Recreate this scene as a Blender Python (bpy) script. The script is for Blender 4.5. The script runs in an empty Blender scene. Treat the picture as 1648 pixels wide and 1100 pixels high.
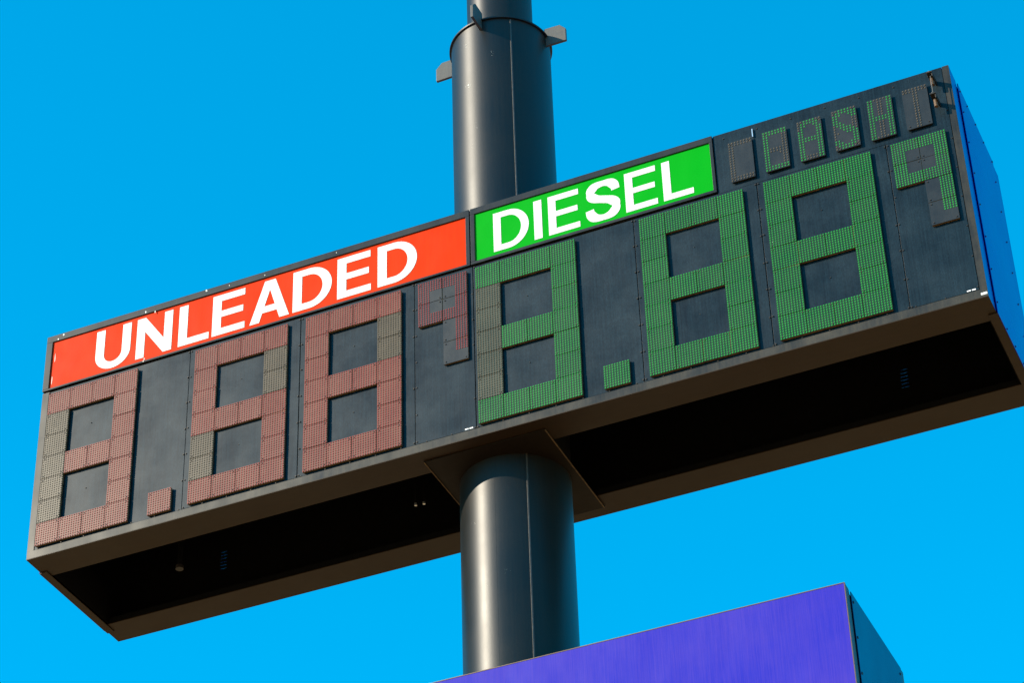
import bpy, bmesh, math, random
from mathutils import Vector, Matrix
random.seed(7)
R = math.radians
scene = bpy.context.scene
col = scene.collection

# ------------------------------------------------------------------ camera
# Units are metres.  The pole stands at the origin, ground at z = 0.
# "Sign coordinates" (X right along the face, Y into the box, Z up from the
# underside of the price sign) are shifted by (PX, PY, Z0) to world space.
PX, PY, Z0 = 3.3858, 0.6127, 11.124
W, H, D = 6.7716, 1.9, 1.2254
POLE_R = 0.3715

cam_data = bpy.data.cameras.new("camera")
cam = bpy.data.objects.new("camera", cam_data)
col.objects.link(cam)
cam_data.sensor_width = 36.0
cam_data.lens = 36.0 * 4169.8 / 1648.0
cam_data.clip_start = 0.1
cam_data.clip_end = 20000.0
yaw, pitch, roll = R(-22.5455), R(36.8794), R(-1.9706)
d = Vector((math.sin(yaw) * math.cos(pitch), math.cos(yaw) * math.cos(pitch), math.sin(pitch)))
r_ = Vector((math.cos(yaw), -math.sin(yaw), 0.0))
u_ = r_.cross(d)
rr = math.cos(roll) * r_ + math.sin(roll) * u_
uu = -math.sin(roll) * r_ + math.cos(roll) * u_
m = Matrix((rr, uu, -d)).transposed().to_4x4()
m.translation = Vector((8.8568 - 3.379, -12.5597 - PY, -9.5241 + Z0))
cam.matrix_world = m
scene.camera = cam

# ------------------------------------------------------------------ sky, sun, exposure
SUN_AZ, SUN_EL = R(-49.0), R(25.7)          # azimuth from -Y (towards the viewer), negative = to the left
to_sun = Vector((math.sin(SUN_AZ) * math.cos(SUN_EL), -math.cos(SUN_AZ) * math.cos(SUN_EL), math.sin(SUN_EL)))
world = bpy.data.worlds.new("World")
scene.world = world
world.use_nodes = True
nt = world.node_tree
nt.nodes.clear()
sky = nt.nodes.new("ShaderNodeTexSky")
sky.sky_type = 'NISHITA'
sky.sun_disc = False
sky.sun_elevation = SUN_EL
sky.sun_rotation = math.atan2(to_sun.x, to_sun.y)
sky.altitude = 300.0
sky.air_density = 1.0
sky.dust_density = 0.0
sky.ozone_density = 2.0
tint = nt.nodes.new("ShaderNodeMix")            # polarised, very saturated sky
tint.data_type = 'RGBA'
tint.blend_type = 'MULTIPLY'
tint.inputs[0].default_value = 1.0
tint.inputs[7].default_value = (0.0, 1.25, 1.72, 1.0)
bg = nt.nodes.new("ShaderNodeBackground")
bg.inputs[1].default_value = 0.142
wo = nt.nodes.new("ShaderNodeOutputWorld")
gm = nt.nodes.new("ShaderNodeGamma")
gm.inputs[1].default_value = 0.7
nt.links.new(sky.outputs[0], gm.inputs[0])
nt.links.new(gm.outputs[0], tint.inputs[6])
nt.links.new(tint.outputs[2], bg.inputs[0])
nt.links.new(bg.outputs[0], wo.inputs[0])

sun_data = bpy.data.lights.new("sun", 'SUN')
sun_data.energy = 4.6
sun_data.angle = R(0.5)
sun_data.color = (1.0, 0.885, 0.70)
sun = bpy.data.objects.new("sun", sun_data)
sun.rotation_euler = (-to_sun).to_track_quat('-Z', 'Y').to_euler()
sun.location = (-20, -20, 30)
col.objects.link(sun)

vs = scene.view_settings
vs.view_transform = 'Standard'
vs.look = 'None'
vs.gamma = 1.0
vs.use_curve_mapping = False
vs.exposure = 0.92

# ------------------------------------------------------------------ helpers
class MB:
    """collects shapes, then links them as ONE mesh object"""
    def __init__(s):
        s.v, s.f, s.m, s.sm = [], [], [], []
    def face(s, pts, mi=0, smooth=False):
        n = len(s.v)
        s.v += [tuple(p) for p in pts]
        s.f.append(tuple(range(n, n + len(pts))))
        s.m.append(mi); s.sm.append(smooth)
    def box(s, x0, x1, y0, y1, z0, z1, mi=0):
        n = len(s.v)
        s.v += [(x, y, z) for x in (x0, x1) for y in (y0, y1) for z in (z0, z1)]
        for q in ((0, 1, 3, 2), (4, 6, 7, 5), (0, 4, 5, 1), (2, 3, 7, 6), (0, 2, 6, 4), (1, 5, 7, 3)):
            s.f.append(tuple(n + k for k in q)); s.m.append(mi); s.sm.append(False)
    def prism(s, pts, a, b, axis='y', mi=0):
        """closed 2D outline extruded from a to b along an axis"""
        def P(p, t):
            if axis == 'y': return (p[0], t, p[1])
            if axis == 'x': return (t, p[0], p[1])
            return (p[0], p[1], t)
        n = len(s.v); k = len(pts)
        s.v += [P(p, a) for p in pts] + [P(p, b) for p in pts]
        s.f.append(tuple(range(n, n + k))); s.f.append(tuple(range(n + 2 * k - 1, n + k - 1, -1)))
        s.m += [mi, mi]; s.sm += [False, False]
        for i in range(k):
            j = (i + 1) % k
            s.f.append((n + i, n + k + i, n + k + j, n + j)); s.m.append(mi); s.sm.append(False)
    def ribbon(s, A, B, y0, y1, mi=0):
        """strip between two open polylines in the XZ plane, with thickness"""
        k = len(A); n = len(s.v)
        for y in (y0, y1):
            s.v += [(p[0], y, p[1]) for p in A] + [(p[0], y, p[1]) for p in B]
        def add(*q): s.f.append(tuple(n + t for t in q)); s.m.append(mi); s.sm.append(False)
        for i in range(k - 1):
            add(i, i + 1, k + i + 1, k + i)
            add(2*k + i, 3*k + i, 3*k + i + 1, 2*k + i + 1)
            add(i, 2*k + i, 2*k + i + 1, i + 1)
            add(k + i, k + i + 1, 3*k + i + 1, 3*k + i)
        add(0, k, 3*k, 2*k); add(k - 1, 3*k - 1, 4*k - 1, 2*k - 1)
    def cyl(s, c0, c1, r0, r1=None, n=16, cap=True, mi=0, smooth=True):
        r1 = r0 if r1 is None else r1
        c0, c1 = Vector(c0), Vector(c1)
        ax = (c1 - c0).normalized()
        a = ax.orthogonal().normalized(); b = ax.cross(a)
        k = len(s.v)
        for c, rad in ((c0, r0), (c1, r1)):
            for i in range(n):
                t = 2 * math.pi * i / n
                s.v.append(tuple(c + rad * (math.cos(t) * a + math.sin(t) * b)))
        for i in range(n):
            j = (i + 1) % n
            s.f.append((k + i, k + j, k + n + j, k + n + i)); s.m.append(mi); s.sm.append(smooth)
        if cap:
            # caps get vertices of their own, so the smooth wall keeps horizontal normals
            ring = list(s.v[k:k + 2 * n])
            s.face(ring[n - 1::-1], mi); s.face(ring[n:], mi)
    def mesh(s, name, mats):
        me = bpy.data.meshes.new(name)
        me.from_pydata(s.v, [], s.f)
        for mt in mats: me.materials.append(mt)
        me.polygons.foreach_set("material_index", s.m)
        me.polygons.foreach_set("use_smooth", s.sm)
        bm = bmesh.new(); bm.from_mesh(me)
        bmesh.ops.recalc_face_normals(bm, faces=bm.faces)
        bm.to_mesh(me); bm.free()
        me.update()
        return me
    def build(s, name, mats, parent=None, bevel=0.0, off=(0, 0, 0)):
        if not isinstance(mats, (list, tuple)): mats = [mats]
        if off != (0, 0, 0): s.v = [(a - off[0], b - off[1], c - off[2]) for a, b, c in s.v]
        return link(name, s.mesh(name, mats), parent, bevel, off)

def link(name, me, parent=None, bevel=0.0, loc=(0, 0, 0)):
    o = bpy.data.objects.new(name, me)
    col.objects.link(o)
    o.parent = parent
    o.location = loc
    if bevel:
        b = o.modifiers.new("bevel", 'BEVEL'); b.width = bevel; b.segments = 2; b.limit_method = 'ANGLE'; b.angle_limit = R(40)
    return o

def thing(name, label, cat, loc):
    o = bpy.data.objects.new(name, None)
    o.empty_display_size = 0.3
    col.objects.link(o)
    o.location = loc; o['label'] = label; o['category'] = cat
    return o

# ------------------------------------------------------------------ materials
def new_mat(name):
    mt = bpy.data.materials.new(name); mt.use_nodes = True
    t = mt.node_tree
    return mt, t, t.nodes["Principled BSDF"]

def noise(t, scale, stretch=(1, 1, 1), detail=4.0, rough=0.55, dist=0.0):
    g = t.nodes.new("ShaderNodeNewGeometry")
    mp = t.nodes.new("ShaderNodeMapping"); mp.inputs['Scale'].default_value = stretch
    n = t.nodes.new("ShaderNodeTexNoise")
    n.inputs['Scale'].default_value = scale; n.inputs['Detail'].default_value = detail
    n.inputs['Roughness'].default_value = rough; n.inputs['Distortion'].default_value = dist
    t.links.new(g.outputs['Position'], mp.inputs['Vector'])
    t.links.new(mp.outputs[0], n.inputs['Vector'])
    return n.outputs['Fac']

def ramp(t, fac, lo, hi, a=0.0, b=1.0):
    n = t.nodes.new("ShaderNodeMapRange")
    n.inputs['From Min'].default_value = lo; n.inputs['From Max'].default_value = hi
    n.inputs['To Min'].default_value = a; n.inputs['To Max'].default_value = b
    n.clamp = True
    t.links.new(fac, n.inputs['Value'])
    return n.outputs['Result']

def mix(t, fac, a, b, blend='MIX'):
    n = t.nodes.new("ShaderNodeMix"); n.data_type = 'RGBA'; n.blend_type = blend
    for sock, val in ((n.inputs[0], fac), (n.inputs[6], a), (n.inputs[7], b)):
        if isinstance(val, (int, float)): sock.default_value = val
        elif isinstance(val, tuple): sock.default_value = (*val, 1.0) if len(val) == 3 else val
        else: t.links.new(val, sock)
    return n.outputs[2]

def bump(t, b, fac, strength, dist=0.002):
    n = t.nodes.new("ShaderNodeBump"); n.inputs['Strength'].default_value = strength; n.inputs['Distance'].default_value = dist
    t.links.new(fac, n.inputs['Height']); t.links.new(n.outputs[0], b.inputs['Normal'])

def paint(name, base, dusty, rough=0.45, streak=(9, 9, 0.7), patch=1.3, amount=0.75, chips=0.0, chip_col=(0.55, 0.5, 0.4), spec=0.5, rvar=0.1, grain=0.35, wave=0.0):
    """weathered painted sheet metal: cloudy dust, rain streaks, fine grain, optional paint chips"""
    mt, t, b = new_mat(name)
    cloud = ramp(t, noise(t, patch, detail=6, rough=0.65), 0.32, 0.72)
    run = ramp(t, noise(t, 3.2, streak, detail=5, rough=0.6), 0.38, 0.72)
    fine = ramp(t, noise(t, 160, (1, 1, 0.45), detail=3), 0.3, 0.7)
    c = mix(t, ramp(t, cloud, 0, 1, 0, amount * 0.6), base, dusty)
    c = mix(t, ramp(t, run, 0, 1, 0, amount * 0.5), c, dusty)
    c = mix(t, ramp(t, fine, 0, 1, 0, grain), c, tuple(x * 0.45 for x in base))
    if chips:
        ch = ramp(t, noise(t, 9, (1, 1, 1), detail=8, rough=0.75), 0.74 - chips, 0.745 - chips)
        c = mix(t, ch, c, chip_col)
    t.links.new(c, b.inputs['Base Color'])
    t.links.new(ramp(t, cloud, 0, 1, rough - rvar, rough + rvar), b.inputs['Roughness'])
    b.inputs['Specular IOR Level'].default_value = spec
    bump(t, b, noise(t, 2.2, (1, 1, 0.8), detail=2), wave, 0.03) if wave else bump(t, b, noise(t, 55, (1, 1, 0.6), detail=4), 0.08)
    return mt

def plain(name, base, rough=0.5, metal=0.0, spec=0.5, vary=0.25, scale=30):
    mt, t, b = new_mat(name)
    f = ramp(t, noise(t, scale, detail=5), 0.3, 0.7)
    t.links.new(mix(t, f, tuple(x * (1 - vary) for x in base), tuple(min(1, x * (1 + vary)) for x in base)), b.inputs['Base Color'])
    b.inputs['Roughness'].default_value = rough; b.inputs['Metallic'].default_value = metal
    b.inputs['Specular IOR Level'].default_value = spec
    return mt

M = {}
M['panel'] = paint('slate_face_paint', (0.0030, 0.0066, 0.0105), (0.015, 0.037, 0.052), rough=0.38, rvar=0.05, streak=(30, 30, 0.9), patch=3.0, amount=0.95, grain=0.6, spec=0.21, wave=0.12)
M['frame'] = paint('slate_frame_paint', (0.011, 0.0115, 0.011), (0.085, 0.068, 0.043), rough=0.38, rvar=0.05, patch=2.5, amount=0.9, chips=0.01, spec=0.3, wave=0.3)
M['header_frame'] = paint('header_frame_paint', (0.009, 0.011, 0.013), (0.034, 0.033, 0.030), rough=0.38, rvar=0.05, patch=2.5, amount=0.85, spec=0.26, wave=0.2)
M['side'] = paint('sky_tinted_side_paint', (0.0, 0.004, 0.36), (0.001, 0.008, 0.38), rough=0.27, rvar=0.03, spec=0.38, wave=0.15, amount=0.4, grain=0.1)  # blue of the reflected sky is partly put into the base colour
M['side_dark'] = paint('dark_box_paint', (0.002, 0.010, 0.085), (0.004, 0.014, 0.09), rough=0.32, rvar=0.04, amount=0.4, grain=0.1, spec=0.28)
M['under'] = paint('underside_paint', (0.024, 0.013, 0.005), (0.045, 0.025, 0.010), rough=0.5, streak=(2, 6, 2), amount=0.6, spec=0.2)
M['plate'] = paint('plate_paint', (0.008, 0.005, 0.0025), (0.026, 0.015, 0.006), rough=0.6, patch=4, amount=0.7, spec=0.15)
M['inside'] = plain('black_interior', (0.004, 0.004, 0.004), rough=0.9, spec=0.1)
M['gap'] = plain('dark_backing', (0.012, 0.011, 0.010), rough=0.8)
M['rust'] = plain('rusty_edge', (0.13, 0.075, 0.028), rough=0.8, vary=0.5)
M['pole'] = paint('pole_paint', (0.003, 0.0035, 0.004), (0.022, 0.017, 0.011), rough=0.47, rvar=0.04, spec=0.48, streak=(22, 22, 0.5), amount=0.85, chips=0.0, grain=0.7)
_t = M['pole'].node_tree; _b = _t.nodes["Principled BSDF"]      # drawn steel: highlight runs along the shaft
_v = _t.nodes.new("ShaderNodeCombineXYZ"); _v.inputs[2].default_value = 1.0
_t.links.new(_v.outputs[0], _b.inputs['Tangent']); _b.inputs['Anisotropic'].default_value = 0.5
M['lug'] = paint('lug_primer', (0.05, 0.05, 0.05), (0.11, 0.105, 0.09), rough=0.6, patch=9, amount=0.9)
M['orange'] = paint('orange_film', (0.56, 0.026, 0.0005), (0.56, 0.044, 0.002), rough=0.40, rvar=0.03, spec=0.055, wave=0.5, amount=0.5, grain=0.06)
M['green'] = paint('green_film', (0.0, 0.29, 0.006), (0.0, 0.30, 0.009), rough=0.42, rvar=0.03, spec=0.05, wave=0.5, amount=0.5, grain=0.06)
M['white'] = plain('white_vinyl', (0.62, 0.62, 0.59), rough=0.45, vary=0.03)
M['sticker'] = plain('white_sticker', (0.8, 0.8, 0.8), rough=0.5, vary=0.2, scale=120)
M['dropping'] = plain('white_dropping', (0.7, 0.68, 0.6), rough=0.8, vary=0.3, scale=90)
M['bolt'] = plain('dark_bolt', (0.03, 0.025, 0.02), rough=0.5, metal=0.5)
M['screw'] = plain('screw_hole', (0.01, 0.008, 0.006), rough=0.7)
M['zinc'] = plain('zinc', (0.6, 0.6, 0.6), rough=0.35, metal=0.9)
M['brown'] = plain('rusted_steel', (0.10, 0.05, 0.02), rough=0.7, vary=0.5, scale=60)
M['trim'] = plain('copper_trim', (0.10, 0.045, 0.03), rough=0.5, metal=0.0)
M['dust'] = plain('earth', (0.4, 0.3, 0.2), rough=0.9)

def board_mat(name, base, dusty):
    mt = paint(name, base, dusty, rough=0.40, rvar=0.04, patch=5, amount=0.9, grain=0.3, spec=0.34)
    return mt
M['board'] = board_mat('module_board', (0.058, 0.041, 0.022), (0.098, 0.071, 0.040))
M['board_red_glow'] = board_mat('red_glow_board', (0.105, 0.037, 0.019), (0.155, 0.064, 0.033))  # same board as unlit tiles, with the red LED glow put into its colour
M['board_green_glow'] = board_mat('green_glow_board', (0.003, 0.024, 0.007), (0.007, 0.030, 0.009))  # green LED glow painted into the board of lit tiles
M['board_slate'] = board_mat('slate_module_board', (0.010, 0.012, 0.014), (0.026, 0.028, 0.028))

def led_mat(name, base, emit=None, strength=0.0, rough=0.3):
    mt, t, b = new_mat(name)
    oi = t.nodes.new("ShaderNodeObjectInfo")
    f = ramp(t, noise(t, 45, detail=1), 0.3, 0.7)
    c = mix(t, f, tuple(x * 0.75 for x in base), base)
    t.links.new(c, b.inputs['Base Color'])
    b.inputs['Roughness'].default_value = rough
    if emit:
        b.inputs['Emission Color'].default_value = (*emit, 1.0)
        t.links.new(ramp(t, oi.outputs['Random'], 0, 1, strength * 0.8, strength * 1.15), b.inputs['Emission Strength'])
    return mt
M['led_red'] = led_mat('lit_red_led', (0.20, 0.022, 0.016), (1.0, 0.06, 0.04), 0.07)
M['led_green'] = led_mat('lit_green_led', (0.012, 0.15, 0.020), (0.07, 1.0, 0.11), 0.12)
M['led_off'] = led_mat('unlit_led', (0.12, 0.088, 0.048))

# ------------------------------------------------------------------ ground
mt, t, b = new_mat('dry_earth')
f1 = ramp(t, noise(t, 0.05, detail=8, rough=0.7), 0.35, 0.65)
f2 = ramp(t, noise(t, 3.0, detail=8, rough=0.7), 0.3, 0.7)
c = mix(t, f1, (0.42, 0.225, 0.085), (0.50, 0.29, 0.12))
c = mix(t, ramp(t, f2, 0, 1, 0, 0.5), c, (0.32, 0.17, 0.07))
t.links.new(c, b.inputs['Base Color']); b.inputs['Roughness'].default_value = 0.95
bump(t, b, noise(t, 6, detail=8, rough=0.7), 0.5, 0.03)
g = MB(); S = 6000.0
n = 24
def sp(i):
    k = (i / n) * 2 - 1
    return math.copysign(abs(k) ** 3, k) * S
for i in range(n):
    for j in range(n):
        g.face([(sp(i), sp(j), 0), (sp(i+1), sp(j), 0), (sp(i+1), sp(j+1), 0), (sp(i), sp(j+1), 0)])
go = g.build('ground', mt); go['kind'] = 'structure'

# ------------------------------------------------------------------ the pole
pole = thing('sign_pole', 'tall dark steel pole with a narrower upper section carrying both sign boxes', 'pole', (0, 0, 0))
RING_Z = Z0 + 3.895
def shaft(name, r, z0, z1, n=96):
    p = MB(); p.cyl((0, 0, z0), (0, 0, z1), r, n=n)
    return p.build(name, M['pole'], pole)
low = shaft('lower_shaft', POLE_R, 0.0, RING_Z - 0.002)
upp = shaft('upper_shaft', 0.2475, RING_Z + 0.014, Z0 + 9.0)
def on_pole(phi, r, z): return (r * math.sin(R(phi)), -r * math.cos(R(phi)), z)
def seam(phi, w, h, z0, z1, r, mat, par):
    p = MB(); a = math.degrees(w / 2 / r)
    q = [(phi - a, r - 0.004), (phi - a * 0.6, r + h), (phi + a * 0.6, r + h), (phi + a, r - 0.004)]
    A = [on_pole(x, y, z0) for x, y in q]; B = [on_pole(x, y, z1) for x, y in q]
    for i in range(3): p.face([A[i], A[i+1], B[i+1], B[i]])
    p.face(A); p.face(B[::-1])
    return p.build('weld_seam', mat, par)
M['weld'] = plain('weld_bead', (0.06, 0.055, 0.05), rough=0.45)
seam(34.6, 0.014, 0.007, 0.0, RING_Z - 0.01, POLE_R, M['weld'], low)
seam(1.0, 0.005, 0.0004, 0.0, Z0 + 0.0, POLE_R, M['pole'], low)
rg = MB(); rg.cyl((0, 0, RING_Z), (0, 0, RING_Z + 0.012), 0.387, n=96)
rg.build('collar_ring', M['pole'], pole, bevel=0.002)
for k, ang in enumerate((0, 90, 180, 270)):
    p = MB()
    zz = Z0 + 3.81
    out = [(0.36, zz), (0.532, zz - 0.003), (0.532, zz + 0.115), (0.485, zz + 0.168), (0.36, zz + 0.172)]
    p.prism(out, -0.011, 0.011, 'y')
    o = p.build('lifting_lug', M['lug'], pole, bevel=0.003)
    o.rotation_euler = (0, 0, R(ang))
# chipped paint flakes on the shaft
fl = MB()
def flake(phi, z, n, sz):
    for _ in range(n):
        a = phi + random.gauss(0, 1.6); zc = z + random.gauss(0, 0.018); s_ = sz * random.uniform(0.3, 1.0)
        pts = []
        kk = random.randint(4, 6)
        for i in range(kk):
            th = 2 * math.pi * i / kk + random.uniform(-.3, .3); rad = s_ * random.uniform(0.5, 1.0)
            pts.append(on_pole(a + math.degrees(rad * math.cos(th) / POLE_R), POLE_R + 0.0015, zc + rad * math.sin(th) * 0.8))
        fl.face(pts)
for phi, z, n_, sz in ((-20, 3.72, 7, .005), (-18, 3.32, 12, .007), (12, 3.55, 5, .0025), (-8, 2.9, 4, .003), (-14, 2.7, 4, .002), (-25, -0.45, 6, .0025), (10, -0.9, 4, .003), (-10, -0.95, 2, .003)):
    flake(phi, Z0 + z, n_, sz)
o = fl.build('paint_chips', M['dropping'], low); o['kind'] = 'stuff'

# ------------------------------------------------------------------ the price sign
sign = thing('price_sign', 'long dark grey fuel price sign box with red and green LED digits on the pole', 'sign', (0, 0, Z0))
def L(mb, name, mats, parent=None, bevel=0.0, off=None):
    """sign coordinates -> local to the sign's Empty"""
    mb.v = [(a - PX, b_ - PY, c_) for a, b_, c_ in mb.v]
    return mb.build(name, mats, parent or sign, bevel)

LIP0, LIP1 = 0.247, 0.985         # opening in the underside
# front frame rails (returns included)
p = MB(); p.box(0, W, 0.0, LIP0, 0.0, 0.006); L(p, 'front_bottom_flange', M['under'])
p = MB(); p.box(0, W, 0.0, 0.012, 0.0062, 0.064); L(p, 'front_bottom_rail', M['frame'])
p = MB(); p.box(0, 0.052, 0.0, 0.012, 0.0645, 1.4015); L(p, 'front_side_rail', M['frame'])
p = MB(); p.box(6.727, W, 0.0, 0.012, 0.0645, 1.9); L(p, 'front_side_rail', M['frame'])
p = MB(); p.box(0.0, 0.006, 0.0122, 0.172, 0.0062, 1.9); L(p, 'front_return', M['frame'])
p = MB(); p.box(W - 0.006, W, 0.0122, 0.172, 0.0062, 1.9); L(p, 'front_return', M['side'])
# back frame
p = MB(); p.box(0, W, LIP1, D, 0.0, 0.006); L(p, 'back_bottom_flange', M['under'])
for x0, x1 in ((0.0, 0.006), (W - 0.006, W)):
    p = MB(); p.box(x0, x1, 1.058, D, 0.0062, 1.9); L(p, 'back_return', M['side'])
# upturned inner lips of the flanges
p = MB(); p.box(0.062, W - 0.062, LIP0 - 0.004, LIP0, 0.0063, 0.06); L(p, 'flange_lip', M['inside'])
p = MB(); p.box(0.062, W - 0.062, LIP1, LIP1 + 0.004, 0.0063, 0.05); L(p, 'flange_lip', M['inside'])
# end panels, slightly proud, with their bottom channels
for sx in (0, 1):
    x0, x1 = ((-0.010, -0.004) if sx == 0 else (W + 0.004, W + 0.010))
    p = MB(); p.box(x0, x1, 0.180, 1.050, -0.006, 1.885)
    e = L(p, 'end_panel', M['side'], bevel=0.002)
    p = MB(); p.box(min(x0, x1) + (0.0062 if sx == 0 else -0.056), max(x0, x1) + (0.056 if sx == 0 else -0.0062), 0.180, 1.082, -0.008, -0.002)
    L(p, 'bottom_channel', M['under'])
    p = MB(); p.box(0.058 if sx == 0 else W - 0.062, 0.062 if sx == 0 else W - 0.058, LIP0, LIP1, 0.0062, 0.3); L(p, 'channel_web', M['inside'])
    bl = MB()
    xs = x0 if sx == 0 else x1
    sg = -1 if sx == 0 else 1
    for zz in (0.10, 0.36, 0.62, 0.88, 1.14, 1.40, 1.66, 1.84):
        for yy in (0.215, 1.015):
            bl.cyl((xs, yy, zz + 0.02 * (yy > 1)), (xs + sg * 0.005, yy, zz + 0.02 * (yy > 1)), 0.0055, n=8)
    for yy in (0.4, 0.6, 0.8): bl.cyl((xs, yy, 1.862), (xs + sg * 0.005, yy, 1.862), 0.0055, n=8)
    for yy in (0.4, 0.6, 0.8): bl.cyl((xs, yy, 0.02), (xs + sg * 0.005, yy, 0.02), 0.0055, n=8)
    o = L(bl, 'rivets', M['bolt'], e); o['kind'] = 'stuff'
# top sheet, back wall (with louvre slots), inner partition behind the face
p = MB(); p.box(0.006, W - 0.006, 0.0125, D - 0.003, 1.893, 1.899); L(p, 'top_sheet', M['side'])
p = MB(); p.box(0.0065, W - 0.0065, 0.040, 0.046, 0.0065, 1.892); L(p, 'inner_partition', [M['inside']])
xb = [0.0, 0.816, 0.866, W - 0.866, W - 0.816, W]
zb = [0.0065]
for k in range(6): zb += [0.385 + 0.028 * k, 0.385 + 0.028 * k + 0.0017]
zb.append(1.8995)
p = MB()
for i in range(len(xb) - 1):
    for j in range(len(zb) - 1):
        if i in (1, 3) and j % 2 == 1: continue
        for yy, mi in ((D - 0.002, 0), (D, 1)):
            p.face([(xb[i], yy, zb[j]), (xb[i+1], yy, zb[j]), (xb[i+1], yy, zb[j+1]), (xb[i], yy, zb[j+1])], mi)
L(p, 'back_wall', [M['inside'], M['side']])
for x0 in (0.012, W - 0.016):
    p = MB(); p.box(x0, x0 + 0.004, 0.047, D - 0.004, 0.0065, 1.892); L(p, 'inner_end_wall', M['inside'])
# fittings hanging in the open underside
p = MB(); p.cyl((0.875, 0.566, 0.004), (0.875, 0.566, 0.030), 0.028, n=20); cf = L(p, 'conduit_fitting', M['bolt'])
p = MB(); p.cyl((0.875, 0.566, 0.0305), (0.875, 0.566, 1.89), 0.017, n=14); L(p, 'conduit', M['inside'], cf)
for xx, yy in ((2.68, 0.56), (2.738, 0.568)):
    p = MB(); p.cyl((xx, yy, 0.002), (xx, yy, 0.02), 0.010, n=6, smooth=False); hb = L(p, 'hanger_bolt', M['zinc'])
    p = MB(); p.cyl((xx, yy, 0.0205), (xx, yy, 1.89), 0.005, n=8); L(p, 'hanger_rod', M['inside'], hb)
# saddle plate where the pole enters, with welded edge strips
p = MB(); p.box(2.955, 3.817, 0.105, 1.122, -0.0105, -0.0025); sp_ = L(p, 'saddle_plate', M['plate'], bevel=0.0015)
for x0 in (2.955, 3.811):
    p = MB(); p.box(x0, x0 + 0.006, 0.107, 1.120, -0.016, -0.0106); L(p, 'edge_weld', M['rust'], sp_)

# face panels between the seams
xs_ = [0.0535, 1.206, 2.077, 2.944, 3.380, 4.546, 5.411, 6.289, 6.7255]
dy = [0.004, 0.0015, 0.003, 0.001, 0.0035, 0.002, 0.0035, 0.001]
for i in range(8):
    g_ = 0.0028
    p = MB(); p.box(xs_[i] + g_, xs_[i+1] - g_, dy[i], dy[i] + 0.006, 0.0675, 1.3985)
    L(p, 'face_panel', M['panel'], bevel=0.0008)
p = MB(); p.box(5.1475, 6.7235, 0.002, 0.008, 1.3998, 1.9005); L(p, 'message_panel', M['panel'], bevel=0.0008)
p = MB(); p.box(0.0535, 6.7255, 0.0165, 0.026, 0.0645, 1.9); L(p, 'seam_backing', M['gap'])
# bolts along the seams
bl = MB()
def stud(x, z, y=0.002, r=0.0058): bl.cyl((x, y, z), (x, y - 0.006, z), r, r * 0.8, n=8)
for i, x in enumerate(xs_[1:-1]):
    for k in range(7):
        z = 1.385 - k * 0.2175 + random.uniform(-.006, .006)
        if k in (0, 6) or i not in (3,): stud(x + 0.012, z)
        if random.random() < 0.75: stud(x - 0.008, z + random.uniform(-.004, .004))
for k in range(36):
    stud(0.085 + k * 0.1836 + random.uniform(-.004, .004), 0.0695, r=0.005)
for k in range(7): stud(0.058, 0.25 + k * 0.19, r=0.005); stud(6.717, 0.09 + k * 0.24, r=0.005)
for k in range(7): stud(5.22 + k * 0.235, 1.852 + random.uniform(-.004, .004), r=0.005)
for x in (0.43, 1.625, 2.49, 3.77, 4.95, 5.82):                  # single screw inside each loop of the eights
    for z in (1.02, 0.47): stud(x, z, y=0.004, r=0.004)
o = L(bl, 'seam_bolts', M['bolt']); o['kind'] = 'stuff'

# header light boxes ------------------------------------------------
def header(name, x0, x1, z0, z1, ix0, ix1, iz0, iz1, film):
    p = MB()
    yf = -0.010
    p.box(x0, x1, yf, 0.014, iz1, z1); p.box(x0, x1, yf, 0.014, z0, iz0)
    p.box(x0, ix0, yf, 0.014, iz0, iz1); p.box(ix1, x1, yf, 0.014, iz0, iz1)
    s_ = MB(); s_.box(ix0 - 0.002, ix1 + 0.002, 0.000, 0.006, iz0 - 0.002, iz1 + 0.002)
    sheet = L(s_, 'header_panel', film); sheet['label'] = name
    # four mitred-looking rails, each its own piece
    for nm, bx in (('frame_rail', (x0, x1, iz1, z1)), ('frame_rail', (x0, x1, z0, iz0)), ('frame_stile', (x0, ix0, iz0 + .0004, iz1 - .0004)), ('frame_stile', (ix1, x1, iz0 + .0004, iz1 - .0004))):
        q = MB(); q.box(bx[0], bx[1], yf, 0.014, bx[2], bx[3]); L(q, nm, M['header_frame'], sheet, bevel=0.0015)
    return sheet
red_head = header('orange header panel with white letters UNLEADED', 0.0, 3.3655, 1.412, 1.9, 0.049, 3.3375, 1.4275, 1.8455, M['orange'])
grn_head = header('green header panel with white letters DIESEL', 3.3735, 5.1425, 1.412, 1.9, 3.404, 5.1205, 1.4350, 1.8490, M['green'])

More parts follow.
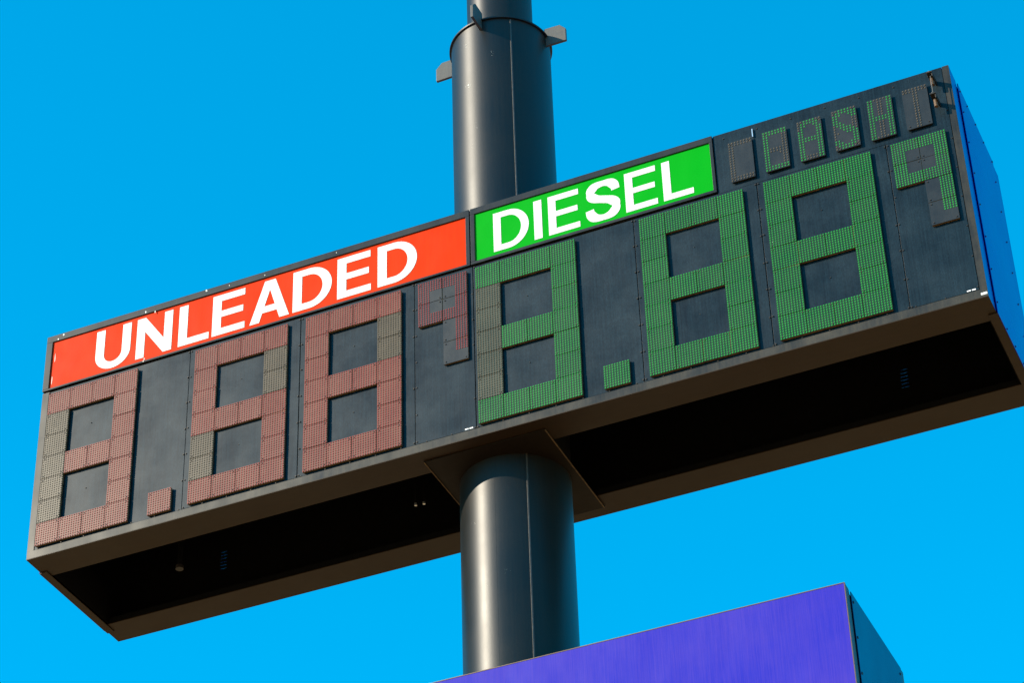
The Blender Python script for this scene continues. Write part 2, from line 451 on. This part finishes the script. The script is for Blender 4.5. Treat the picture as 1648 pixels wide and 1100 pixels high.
# letters -----------------------------------------------------------
def arc(cx_, cz_, rx, rz, a0, a1, n=18):
    return [(cx_ + rx * math.cos(R(a0 + (a1 - a0) * i / n)), cz_ + rz * math.sin(R(a0 + (a1 - a0) * i / n))) for i in range(n + 1)]
def letter(ch, x0, x1, z0, z1, sv, sh, parent):
    ya, yb = -0.0022, 0.0004
    p = MB(); h = z1 - z0; w = x1 - x0
    def bx(a, b_, c_, d_): p.box(a, b_, ya, yb, c_, d_)
    if ch == 'I': bx(x0, x1, z0, z1)
    elif ch == 'L':
        bx(x0, x0 + sv, z0, z1); bx(x0 + sv, x1, z0, z0 + sh)
    elif ch == 'E':
        bx(x0, x0 + sv, z0, z1); bx(x0 + sv, x1, z0, z0 + sh); bx(x0 + sv, x1 - 0.004, z1 - sh, z1)
        mz = z0 + h * 0.515; bx(x0 + sv, x1 - w * 0.06, mz - sh * 0.48, mz + sh * 0.48)
    elif ch == 'N':
        bx(x0, x0 + sv * .96, z0, z1); bx(x1 - sv * .96, x1, z0, z1)
        a, b_ = x0 + sv * .96, x1 - sv * .96
        p.prism([(a, z1), (a, z1 - h * 0.355), (b_, z0), (b_, z0 + h * 0.355)], ya, yb)
        p.prism([(a - 0.0, z1), (a + 0.001, z1), (a + .001, z1 - .02), (a, z1 - .02)], ya, yb)
    elif ch == 'A':
        cxm = (x0 + x1) / 2; tw = sv * 0.60; fw = sv * 1.08
        p.prism([(x0, z0), (x0 + fw, z0), (cxm, z0 + h * 0.77), (cxm, z1), (cxm - tw, z1)], ya, yb)
        p.prism([(x1, z0), (cxm + tw, z1), (cxm, z1), (cxm, z0 + h * 0.77), (x1 - fw, z0)], ya, yb)
        def inner(z): return fw + (cxm - x0 - fw) * (z - z0) / (h * 0.77)
        za, zb_ = z0 + h * 0.215, z0 + h * 0.215 + sh
        p.prism([(x0 + inner(za), za), (x1 - inner(za), za), (x1 - inner(zb_), zb_), (x0 + inner(zb_), zb_)], ya, yb)
    elif ch == 'U':
        rz_ = h * 0.36; ro = w / 2
        cxm = (x0 + x1) / 2; cz_ = z0 + rz_
        out = [(x0, z1)] + arc(cxm, cz_, ro, rz_ + 0.008, 180, 360, 26) + [(x1, z1)]
        inn = [(x0 + sv, z1)] + arc(cxm, cz_, ro - sv, rz_ - sh * 0.92, 180, 360, 26) + [(x1 - sv, z1)]
        p.ribbon(out, inn, ya, yb)
    elif ch == 'D':
        cz_ = (z0 + z1) / 2; sx = x0 + w * 0.42
        bx(x0, x0 + sv, z0, z1)
        out = [(x0 + sv, z0)] + arc(sx, cz_, x1 - sx, h / 2, -90, 90, 28) + [(x0 + sv, z1)]
        inn = [(x0 + sv, z0 + sh)] + arc(sx, cz_, x1 - sx - sv * 1.02, h / 2 - sh, -90, 90, 28) + [(x0 + sv, z1 - sh)]
        p.ribbon(out, inn, ya, yb)
    elif ch == 'S':
        # centre line of a bold grotesque S, then a stroke of changing width
        key = [(0.880, 0.690), (0.845, 0.800), (0.72, 0.892), (0.50, 0.918), (0.27, 0.885), (0.150, 0.780), (0.165, 0.665), (0.29, 0.580),
               (0.52, 0.520), (0.74, 0.455), (0.865, 0.350), (0.850, 0.215), (0.72, 0.115), (0.49, 0.082), (0.25, 0.118), (0.135, 0.220), (0.100, 0.335)]
        pts = []
        for i in range(len(key) - 1):
            P = [key[max(0, i - 1)], key[i], key[i + 1], key[min(len(key) - 1, i + 2)]]
            for s in range(5):
                tt = s / 5
                pts.append(tuple(0.5 * (2 * P[1][k] + (P[2][k] - P[0][k]) * tt + (2 * P[0][k] - 5 * P[1][k] + 4 * P[2][k] - P[3][k]) * tt ** 2 + (3 * P[1][k] - P[0][k] - 3 * P[2][k] + P[3][k]) * tt ** 3) for k in (0, 1)))
        pts.append(key[-1])
        P2 = [(x0 + a * w, z0 - 0.008 + b_ * (h + 0.016)) for a, b_ in pts]
        A, B = [], []
        for i, q in enumerate(P2):
            a, b_ = P2[max(0, i - 1)], P2[min(len(P2) - 1, i + 1)]
            tx, tz = b_[0] - a[0], b_[1] - a[1]; l_ = math.hypot(tx, tz); tx /= l_; tz /= l_
            hw = (sh * abs(tx) + sv * abs(tz)) / 2 * 0.97
            A.append((q[0] - tz * hw, q[1] + tx * hw)); B.append((q[0] + tz * hw, q[1] - tx * hw))
        p.ribbon(A, B, ya, yb)
    L(p, 'letter', M['white'], parent)
for ch, a, b_ in (('U', .420, .706), ('N', .756, 1.046), ('L', 1.100, 1.346), ('E', 1.371, 1.631), ('A', 1.671, 1.982), ('D', 2.009, 2.312), ('E', 2.355, 2.614), ('D', 2.666, 2.966)):
    letter(ch, a, b_, 1.462, 1.815, 0.070, 0.056, red_head)
for ch, a, b_ in (('D', 3.541, 3.803), ('I', 3.841, 3.900), ('E', 3.947, 4.174), ('S', 4.222, 4.468), ('E', 4.505, 4.731), ('L', 4.773, 4.985)):
    letter(ch, a, b_, 1.469, 1.803, 0.056, 0.048, grn_head)

# LED modules -------------------------------------------------------
TW, TH = 0.1828, 0.1838
Y_BACK, Y_TILE, Y_FRONT = -0.0005, -0.0150, -0.0185
def tile_mesh(name, w, h, nx, ny, mats, keep=lambda i, j: 1, g_=0.0022):
    """board + LED domes + four screws.  keep(): 0 none, 1 lit (slot 1), 2 unlit (slot 2)"""
    p = MB(); p.box(g_, w - g_, Y_FRONT, Y_TILE, g_, h - g_, 0)
    px_, pz_ = w / nx, h / ny
    for i in range(nx):
        for j in range(ny):
            k = keep(i, j)
            if not k: continue
            x, z = (i + .5) * px_, h - (j + .5) * pz_
            p.cyl((x, Y_FRONT + 0.0004, z), (x, Y_FRONT - 0.0045, z), 0.0056, 0.0040, n=6, cap=False, mi=k, smooth=True)
            n = len(p.v)
            p.f.append(tuple(range(n - 6, n))); p.m.append(k); p.sm.append(False)
    for x in (px_ * 1.0, w - px_ * 1.0):
        for z in (pz_ * 1.0, h - pz_ * 1.0):
            p.cyl((x, Y_FRONT + 0.001, z), (x, Y_FRONT - 0.0052, z), 0.0045, n=6, mi=3)
    return p.mesh(name, mats)
full = lambda i, j: 1
TM = {
    'red': tile_mesh('red_tile', TW, TH, 10, 10, [M['board_red_glow'], M['led_red'], M['led_off'], M['screw']]),
    'green': tile_mesh('green_tile', TW, TH, 10, 10, [M['board_green_glow'], M['led_green'], M['led_off'], M['screw']]),
    'off': tile_mesh('unlit_tile', TW, TH, 10, 10, [M['board'], M['led_off'], M['led_off'], M['screw']]),
}
M['off_green'] = board_mat('dim_green_board', (0.030, 0.038, 0.022), (0.052, 0.062, 0.036))
TM['goff'] = tile_mesh('dim_green_tile', TW, TH, 10, 10, [M['off_green'], M['led_off'], M['led_off'], M['screw']])

def put(me, parent, x, z, tilt=True):
    o = link('tile', me, parent, 0, (x - PX, -PY + (random.uniform(-.0008, .0008) if tilt else 0), z))
    if tilt: o.rotation_euler = (R(random.gauss(0, .25)), R(random.gauss(0, .12)), R(random.gauss(0, .25)))
    return o
EIGHT = [(c_, r) for r in range(7) for c_ in range(4) if r in (0, 3, 6) or c_ in (0, 3)]
TOP = 1.3665
def digit(x0, on, off, dark):
    p = MB()
    zt = TOP
    for r in (0, 3, 6): p.box(x0 + .004, x0 + 4 * TW - .004, Y_TILE, Y_BACK, zt - (r + 1) * TH + .004, zt - r * TH - .004)
    for c_ in (0, 3):
        for r0, r1 in ((1, 3), (4, 6)): p.box(x0 + c_ * TW + .004, x0 + (c_ + 1) * TW - .004, Y_TILE, Y_BACK, zt - r1 * TH - .0038, zt - r0 * TH + .0038)
    d_ = L(p, 'digit', M['rust']); d_['label'] = on + ' LED digit of square tiles'
    for c_, r in EIGHT:
        put(TM[off if (c_, r) in dark else on], d_, x0 + c_ * TW, zt - (r + 1) * TH)
    return d_
left_col = {(0, r) for r in range(1, 6)}
digit(0.067, 'red', 'off', left_col)
digit(1.257, 'red', 'off', {(3, 1), (3, 2), (0, 4), (0, 5)})
digit(2.124, 'red', 'off', {(3, 1), (3, 2)})
digit(3.403, 'green', 'goff', left_col)
digit(4.589, 'green', 'goff', set())
digit(5.458, 'green', 'goff', set())
for x0, kind in ((0.948, 'red'), (4.279, 'green')):
    p = MB(); p.box(x0 + .004, x0 + TW - .004, Y_TILE, Y_BACK, .081, .257); d_ = L(p, 'decimal_point', M['rust'])
    put(TM[kind], d_, x0, 0.0785)
# the small raised nine: only part of each board carries LEDs
for x0, kind in ((2.978, 'red'), (6.320, 'green')):
    p = MB()
    p.box(x0 + .004, x0 + 2 * TW - .004, Y_TILE, Y_BACK, TOP - 2 * TH + .004, TOP - .004)
    p.box(x0 + TW + .004, x0 + 2 * TW - .004, Y_TILE, Y_BACK, TOP - 4 * TH + .004, TOP - 2 * TH + .0038)
    d_ = L(p, 'small_digit', M['rust'])
    mats = [M['board_slate'], M['led_' + kind], M['led_off'], M['screw']]
    pats = {(0, 0): lambda i, j: 1 if i < 5 or j < 5 else 0, (1, 0): lambda i, j: 1 if i > 4 or j < 5 else 0,
            (0, 1): lambda i, j: 1 if i < 5 or j > 4 else 0, (1, 1): lambda i, j: 1 if i > 4 or j > 4 else 0,
            (1, 2): lambda i, j: 1 if i > 4 else 0, (1, 3): lambda i, j: 1 if i > 4 and j < 5 else 0}
    for (c_, r), f in pats.items():
        put(tile_mesh('small_digit_tile', TW, TH, 10, 10, mats, f), d_, x0 + c_ * TW, TOP - (r + 1) * TH)
# six letter boards above: unlit CREDIT leds with the lit word CASH
def cell(rows):
    """rows of 8 characters, '#' lit, '.' unlit, ' ' bare board"""
    def f(i, j): return {'#': 1, '.': 2}.get(rows[j][i], 0)
    return f
def rep(*spec):
    out = []
    for s_, k in spec: out += [s_.ljust(8)] * k
    assert len(out) == 16
    return out
BOARDS = [
    rep(('........', 2), ('..', 12), ('........', 2)),
    rep(('########', 2), ('##    ..', 5), ('##......', 2), ('##   ...', 1), ('##    ..', 4), ('########', 2)),
    rep(('..####..', 1), ('.######.', 1), ('.##  ##', 1), ('.#    ##', 1), ('##    ##', 3), ('########', 2), ('##    ##', 5), ('##....##', 2)),
    rep(('..####..', 1), ('.#######', 1), ('###  ###', 1), ('##    ##', 1), ('##    ..', 1), ('###   ..', 1), ('.###  ..', 1), ('. ####..', 1), ('.  ####.', 1),
        ('..  ####', 1), ('.     ##', 2), ('##    ##', 1), ('###  ###', 1), ('.######.', 1), ('..####..', 1)),
    rep(('##....##', 1), ('## .. ##', 6), ('########', 2), ('## .. ##', 6), ('##....##', 1)),
    rep(('........', 2), ('   ..', 14)),
]
BW, BH = 0.1675, 0.341
for k, rows in enumerate(BOARDS):
    x0 = 5.2485 + k * 0.2397; z0 = 1.443
    p = MB(); p.box(x0 + .006, x0 + BW - .006, Y_TILE, 0.0015, z0 + .006, z0 + BH - .006); d_ = L(p, 'letter_board', M['gap'])
    put(tile_mesh('letter_board_tile', BW, BH, 8, 16, [M['board_slate'], M['led_green'], M['led_off'], M['screw']], cell(rows), 0.0), d_, x0, z0)

# small fittings ----------------------------------------------------
for zz in (1.790, 1.605):                                # prop brackets by the corner
    x0 = 6.661
    p = MB(); p.box(x0 - 0.018, x0 + 0.020, -0.112, 0.003, zz - 0.005, zz + 0.004); p.box(x0 + 0.012, x0 + 0.020, -0.105, 0.003, zz - 0.034, zz - 0.0052)
    b2 = L(p, 'prop_bracket', M['bolt'], bevel=0.001)
    p = MB(); p.cyl((x0, -0.10, zz + 0.002), (x0, -0.10, zz + 0.009), 0.011, n=10); L(p, 'bolt_head', M['lug'], b2)
    p = MB(); p.cyl((x0 + 0.002, -0.055, zz - 0.07), (x0 + 0.002, -0.055, zz - 0.006), 0.013, n=10); L(p, 'bolt_shank', M['brown'], b2)
p = MB(); p.cyl((6.661, -0.085, 1.62), (6.661, -0.085, 1.785), 0.003, n=8); L(p, 'prop_rod', M['lug'])
p = MB(); p.box(5.421, 5.4275, -0.012, 0.003, 1.785, 1.853); L(p, 'silver_clip', M['zinc'])
for a, b_, c_, d_ in ((6.729, 6.768, 0.020, 0.036), (6.648, 6.672, .0725, .0815), (6.679, 6.703, .0725, .0815), (3.300, 3.325, .0745, .084), (3.332, 3.357, .0745, .084)):
    yy = 0.0 if c_ < .06 else 0.001
    p = MB(); p.box(a, b_, yy - 0.0016, yy - 0.0004, c_, d_); L(p, 'sticker', M['sticker'])
# bird droppings and rain marks on the header
dr = MB()
def dab(x, z, w, h, y):
    k = 9
    pts = []
    for i in range(k):
        th = 2 * math.pi * i / k; rr_ = random.uniform(.6, 1.0)
        pts.append((x + w * rr_ * math.cos(th), z + h * rr_ * math.sin(th)))
    dr.prism(pts, y - 0.0012, y + 0.0002)
for x, z, w, h in ((.137, 1.883, .008, .012), (.095, 1.856, .006, .008), (.822, 1.862, .006, .014), (.90, 1.838, .005, .012), (1.315, 1.888, .010, .011), (1.50, 1.872, .004, .006), (1.785, 1.868, .004, .005), (.83, 1.4205, .006, .008), (2.35, 1.875, .004, .004)):
    dab(x, z, w, h, -0.0102)
for x, z, w, h in ((.075, 1.70, .003, .05), (.066, 1.50, .003, .045), (.83, 1.445, .004, .012)): dab(x, z, w, h, -0.0002)
o = L(dr, 'droppings', M['dropping']); o['kind'] = 'stuff'

# ------------------------------------------------------------------ the purple sign below
PZT = -1.703                 # its top edge in sign coordinates
PB = 3.2                     # its height
hw, y0, y1 = 2.279, 0.030 - PY, 1.197 - PY
psign = thing('purple_sign', 'plain purple sign box on the pole below the price sign', 'sign', (0, 0, Z0 + PZT - PB))
M['purple'] = paint('purple_film', (0.016, 0.016, 0.36), (0.075, 0.038, 0.36), rough=0.38, rvar=0.03, spec=0.16, wave=0.3, streak=(70, 70, 1.4), patch=0.8, amount=1.0, grain=0.08)
p = MB(); p.box(-hw + .006, hw - .006, y0, y0 + 0.006, .006, PB - .006); p.build('face_panel', M['purple'], psign)
for bx in ((-hw, hw, PB - .0055, PB), (-hw, hw, 0, .0055)):
    p = MB(); p.box(bx[0], bx[1], y0 - .002, y0 + .02, bx[2], bx[3]); p.build('trim', M['trim'], psign)
for bx in ((-hw, -hw + .0055), (hw - .0055, hw)):
    p = MB(); p.box(bx[0], bx[1], y0 - .002, y0 + .02, .0057, PB - .0057); p.build('trim', M['trim'], psign)
p = MB(); p.box(-hw + .002, hw - .002, y0 + .0202, y0 + 0.08, PB - .008, PB - .002); p.box(-hw + .002, hw - .002, y0 + .0202, y0 + .08, .002, .008); p.build('retainer', M['frame'], psign)
for s_ in (-1, 1):
    a, b_ = sorted((s_ * (hw - .002), s_ * (hw - .010)))
    p = MB(); p.box(a, b_, y0 + .0202, y0 + .085, .0082, PB - .0082); p.build('retainer', M['frame'], psign)
    a, b_ = sorted((s_ * (hw + .006), s_ * (hw + .0005)))
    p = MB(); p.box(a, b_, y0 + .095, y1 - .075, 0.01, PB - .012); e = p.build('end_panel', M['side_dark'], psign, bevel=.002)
    a, b_ = sorted((s_ * (hw - .002), s_ * (hw - .010)))
    p = MB(); p.box(a, b_, y1 - .07, y1, .004, PB - .004); p.build('rear_retainer', M['frame'], psign)
    bl = MB(); xs = s_ * (hw + .006)
    for k in range(14):
        for yy in (y0 + .125, y1 - .11):
            bl.cyl((xs, yy, PB - .07 - k * .235), (xs + s_ * .004, yy, PB - .07 - k * .235), .0085, n=8)
    o = bl.build('rivets', M['bolt'], e); o['kind'] = 'stuff'
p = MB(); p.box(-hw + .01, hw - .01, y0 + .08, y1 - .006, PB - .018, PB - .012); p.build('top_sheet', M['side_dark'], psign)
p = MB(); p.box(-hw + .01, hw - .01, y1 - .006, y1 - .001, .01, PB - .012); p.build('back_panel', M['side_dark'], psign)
p = MB(); p.box(-hw + .01, hw - .01, y0 + .08, y1 - .006, .012, .018); p.build('bottom_sheet', M['under'], psign)
